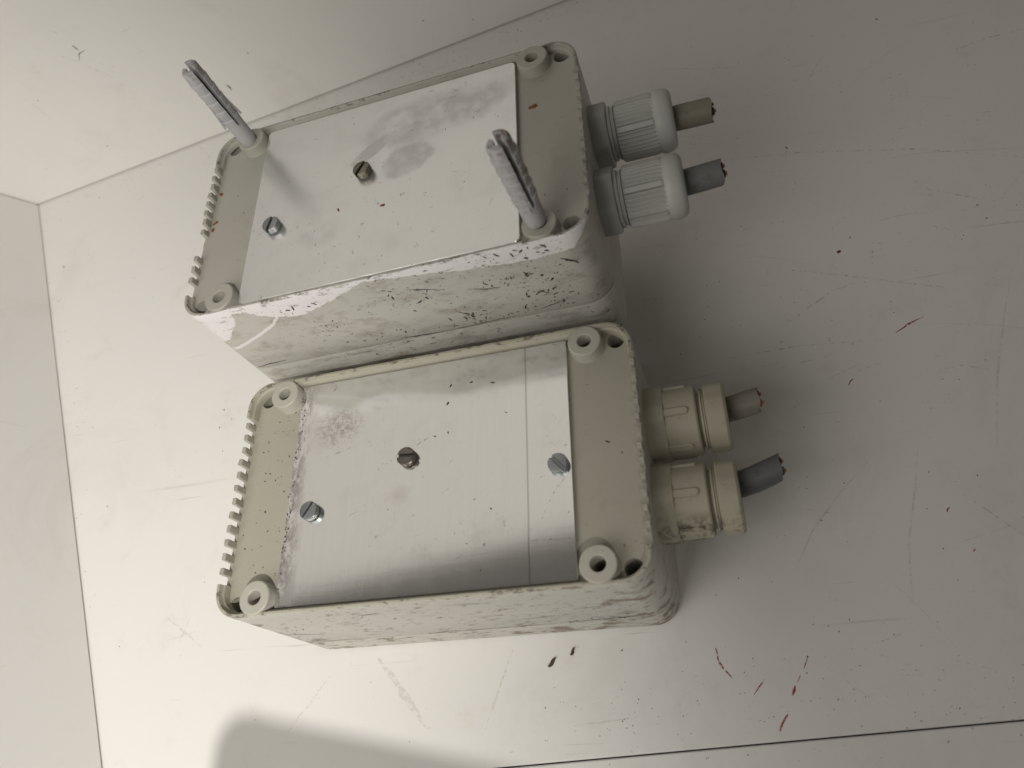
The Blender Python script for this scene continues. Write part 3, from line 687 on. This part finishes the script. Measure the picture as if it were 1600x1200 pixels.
for l, w in (([(23, -4), (27, -5), (31, -6.5), (32.5, -8)], 0.5), ([(-18, -0.5), (-15, 3)], 0.6), ([(-16.5, 0.5), (-13, 2)], 0.5), ([(37, -24), (40, -18)], 0.35), ([(9, 22), (13, 22.5)], 0.5), ([(-45, 2), (-42, -2)], 0.35), ([(12, -22), (12.5, -26)], 0.5), ([(-8, -26), (-7, -29)], 0.5)):
    ribbon(mb, ([Vector((x, y, PT1 + 0.03)) for x, y in l], Z), w, 0.2)
for k in range(26):
    x, y, a, ln = rp.uniform(-44, 42), rp.uniform(-34, 34), rp.uniform(0, 3.1), rp.uniform(1.0, 3.2); ribbon(mb, ([Vector((x, y, PT1 + 0.03)), Vector((x + ln * math.cos(a), y + ln * math.sin(a), PT1 + 0.03))], Z), rp.uniform(0.25, 0.5), 0.2)
tag(mb.build('scratch_marks', m_scratch, plate1), kind='stuff')
mb = MB()
for x, y, r in ((1.8, -11.5, 0.75), (-14.5, -8.6, 0.8)): crumb(mb, Vector((x, y, PT1)), r, Z, 1.5, 0.1)
tag(mb.build('rust_crumbs', m_chip_rust, plate1, False), kind='stuff')

# ---- lower, shallower box
H2 = 59.45
box2 = tag(empty('junction_box', (0, 0, 0)), 'shallow cream-grey junction box with yellowed glands and brown dirt, in front of the raised one', 'junction box', 'junction boxes on the shelf')
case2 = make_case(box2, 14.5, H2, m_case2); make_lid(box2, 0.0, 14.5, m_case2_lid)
front_dirt(case2, -HY, 9, [(40, 18, 12, 2.0, 30, 0.22), (52, 30, 5, 6, 16, 0.2), (-55, 40, 4, 8, 20, 0.2), (-20, 42, 3, 3, 4, 0.25)],
    [([(-24, 48.6), (-17, 49.4)], 0.7), ([(-60, 16.5), (-40, 16)], 0.3), ([(-10, 16), (30, 16.3)], 0.3), ([(34, 17), (58, 18)], 0.5), ([(20, 26), (34, 27.5)], 0.3), ([(40, 34), (55, 36)], 0.3), ([(5, 52), (20, 51)], 0.3), ([(-60, 32), (-48, 27)], 0.35)], 15.6, H2 - 1.5, 60)
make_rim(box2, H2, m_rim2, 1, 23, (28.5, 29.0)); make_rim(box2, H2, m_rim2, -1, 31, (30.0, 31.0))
ty = [25.7 - 4.69 * k for k in range(12)]
make_teeth(box2, H2, [(y, 1.0 if k > 2 else 0.85) for k, y in enumerate(ty)], [(26.5 - 4.72 * k, h) for k, h in enumerate((0.5, 0.66, 0.7, 0.72, 0.7, 0.74, 0.68, 0.75, 0.7, 0.66, 0.78, 0.8))])
for i, b in enumerate(BOSS): make_boss(box2, b, H2, m_boss2, 0.2 + 0.5 * (i == 2))
plate2 = make_plate(box2, H2, m_plate2, -48.4, 47.3, 38.55, 0.5)
PT2 = H2 - 4.4 + 1.6
make_screw(box2, (-5.8, 5.0), PT2, m_rust, -0.1, 0.4, 'dark rust-spotted slotted screw')
make_screw(box2, (43.4, -4.0), PT2, m_zinc, -0.85, 0.05, 'dull zinc slotted screw sitting flat')
make_screw(box2, (-38.9, -9.0), PT2, m_zinc, 1.0, 0.5, 'bright zinc slotted screw')
gland_big(box2, 13.2, 37, math.radians(7)); gland_big(box2, -13.0, 37, math.radians(6), 'cream cable gland smeared with black dirt', m_gland2d)
make_cable(box2, 14.2, 37.5, HX + 16, 18.0, 4.0, m_cab_d, 1.4, 2.5, (m_brown, m_copper, m_white), 1.0, 'dirty beige cable stub')
make_cable(box2, -11.2, 37.5, HX + 16, 20.5, 4.1, m_cab_s, 4.0, 3.5, (m_black, m_black, m_green), 1.0, 'slate grey cable stub')
specks(box2, H2, 15, [(-58, -6, 0.45, 1), (-60, 8, 0.3, 2), (58, 2, 0.5, 2), (62, -2, 0.35, 1), (53, 22, 0.25, 1)], 'dirt_crumbs', m_chip, 60, ((-66, -49), (-28, 30)), H2 - 4.4)
rp = random.Random(12); mb = MB()
for k in range(26): crumb(mb, Vector((rp.uniform(-45, 45), rp.uniform(-35, 35), PT2)), rp.choice((0.08, 0.1, 0.14, 0.2)), Z, rp.uniform(1, 2.4), 0.15)
for k in range(60): crumb(mb, Vector((-48.2 + abs(rp.gauss(0, 0.9)), rp.uniform(-36, 36), PT2)), rp.uniform(0.1, 0.38), Z, rp.uniform(1, 2), 0.2)
for x, y, r in ((8, 29, 0.45), (15, 29, 0.45), (7, 22.5, 0.5), (3, 11.5, 0.4), (7.5, 12, 0.4), (27, 16, 0.35), (22, -15, 0.35), (19, -33, 0.3), (22.5, 27.5, 0.6)): crumb(mb, Vector((x, y, PT2)), r, Z, 1.8, 0.15)
tag(mb.build('dirt_crumbs', m_chip, plate2, False), kind='stuff')
mb = MB()
for l, w in (([(46, -7), (41, -13), (37.5, -20)], 0.6), ([(-4, 9), (1, 11.5)], 0.6), ([(34, -26), (46, -26.5)], 0.5), ([(-46, 28), (-45, 12)], 0.7), ([(-46.2, 0), (-46.6, -12)], 0.6), ([(-8, 8), (-14, 4)], 0.6), ([(-27, 12), (-38, 9)], 0.6), ([(14, 30), (17, 33)], 0.4)):
    ribbon(mb, ([Vector((x, y, PT2 + 0.03)) for x, y in l], Z), w, 0.2)
for k in range(22):
    x, y, a, ln = rp.uniform(-44, 42), rp.uniform(-34, 34), rp.gauss(0.7, 0.5), rp.uniform(1.0, 5); ribbon(mb, ([Vector((x, y, PT2 + 0.03)), Vector((x + ln * math.cos(a), y + ln * math.sin(a), PT2 + 0.03))], Z), rp.uniform(0.2, 0.4), 0.2)
tag(mb.build('scratch_marks', m_scratch, plate2), kind='stuff')

# ------------------------------------------------------------------ wall plugs standing in two bosses of the upper box
def make_plug(xy, mat, label, h, r0, spin, lean, dirty, fins):
    c, s = math.cos(0.0077), math.sin(0.0077)
    wx, wy = -3.5 + c * xy[0] - s * xy[1], 88.54 + s * xy[0] + c * xy[1]
    root = empty('wall_plug', (wx, wy, H1 + 0.95), spin); root.rotation_euler = (lean[0], lean[1], spin); tag(root, label, 'wall plug', 'wall plugs in the bosses')
    # collar
    mb = MB(); n = 48
    lathe(mb, [(1.6, -2.5), (1.7, -0.1), (r0 * 0.86, 0.0), (r0 * 0.95, 0.6), (r0, 3.0), (r0, h * 0.26)], n, None, True, True)
    # four (two long-slit) legs separated by a wide slit and a narrow one, with stepped barbs
    def leg(a0, a1, hz, shrink):
        m = 12; rings = []
        steps = [(h * 0.25, 0.0)]
        k = 0; z = h * 0.25
        while z < hz - 1.6:
            dz = (hz - h * 0.25) / 6.0
            steps += [(z + 0.02, 0.0), (z + dz * 0.86, 0.42 if k < 5 else 0.0), (z + dz * 0.97, -0.12)]; z += dz; k += 1
        for zz, barb in steps:
            t = (zz - h * 0.25) / (h * 0.75); rr = r0 * (1 + 0.03 * t) + barb * (0.55 + 0.45 * dirty) - shrink * max(0, t - 0.85) * 6
            op = 0.28 * t
            am = (a0 + a1) / 2; ox, oy = op * math.cos(am), op * math.sin(am)
            out = [(ox + rr * math.cos(a0 + (a1 - a0) * q / m) * (1 + 0.02 * mnoise.noise(Vector((q, zz, a0)))), oy + rr * math.sin(a0 + (a1 - a0) * q / m)) for q in range(m + 1)]
            ri = r0 * 0.42
            inn = [(ox + ri * math.cos(a1 + (a0 - a1) * q / 4), oy + ri * math.sin(a1 + (a0 - a1) * q / 4)) for q in range(5)]
            rings.append((out + inn, zz))
        lo2 = rings[-1]; rings.append(([(p[0] * 0.86, p[1] * 0.86) for p in lo2[0]], lo2[1] + 0.55))
        mb.loft(rings)
    w = 0.18
    leg(w, math.pi - w, h, 0.14); leg(math.pi + w, 2 * math.pi - w, h - 1.2, 0.10)
    mb.build('sleeve', mat, root, auto=32)
    for a, z0, ln, flare in fins:                                       # sprung side fins
        mb = MB(); wd = 1.25
        rows = []
        for i in range(6):
            t = i / 5; rr = r0 + 0.1 + flare * (1 - t) ** 1.5
            rows.append([mb.bm.verts.new((rr, -wd * (0.75 + 0.25 * t), z0 + ln * t)), mb.bm.verts.new((rr, wd * (0.75 + 0.25 * t), z0 + ln * t)), mb.bm.verts.new((rr - 0.75, wd * 0.8, z0 + ln * t + 0.3)), mb.bm.verts.new((rr - 0.75, -wd * 0.8, z0 + ln * t + 0.3))])
        for p, q in zip(rows, rows[1:]): mb.bridge(p, q)
        mb.bm.faces.new(rows[0]); mb.bm.faces.new(list(reversed(rows[-1])))
        f = mb.build('fin', mat, root); f.rotation_euler = (0, 0, a)
    mb = MB(); lathe(mb, [(r0 * 0.36, h * 0.2), (r0 * 0.36, h * 0.75)], 16)
    mb.build('bore_shade', m_dark, root)  # near-black core painted as the shade inside the slit
    return root
cdir = math.atan2(CAM.y - 122, CAM.x + 57)                              # which way the slits face
make_plug((-54.2, 34.2), m_plug1, 'clean grey wall plug standing in the back left boss of the raised box', 34.0, 3.1, math.radians(-45) + 0.12, (0.0, 0.0), 0.2, ((math.radians(-105), 9.5, 13, 1.0), (math.radians(75), 10.5, 13, 1.1)))
make_plug((53.2, -34.8), m_plug2, 'plaster-crusted wall plug with brown tip standing in the front right boss of the raised box', 33.0, 3.3, math.radians(-52), (0.02, 0.0), 1.0, ((math.radians(-40), 8, 14, 0.12), (math.radians(180), 8, 14, 0.25)))

# ------------------------------------------------------------------ the phone that takes the picture; its shadow falls on the front of the shelf
sh = Vector((-103.0, -61.0, 0.0))                                       # shelf point where its shadow corner lies
dl = LAMP - sh
pc = CAM - RF * 9.0
t = (pc - sh).dot(RF) / dl.dot(RF)
corner = sh + dl * t
mb = MB()
mb.loft([(rrect(78.5, 37.5, 9, 8), -4.0), (rrect(80, 39, 10, 8), -3.0), (rrect(80, 39, 10, 8), 3.0), (rrect(78.5, 37.5, 9, 8), 4.0)])
phone = mb.build('smartphone', NT('black_glass').done((0.02, 0.02, 0.022), 0.25))
ctr = corner + RX * 78.5 + RD * 38.0
phone.matrix_world = Matrix.Translation(ctr * S) @ M3.to_4x4()
tag(phone, 'black smartphone held above the shelf, casting the shadow at the bottom edge', 'smartphone')

# ------------------------------------------------------------------ render
sc.render.engine = 'CYCLES'
sc.render.resolution_x = 1024; sc.render.resolution_y = 768
sc.cycles.use_denoising = True
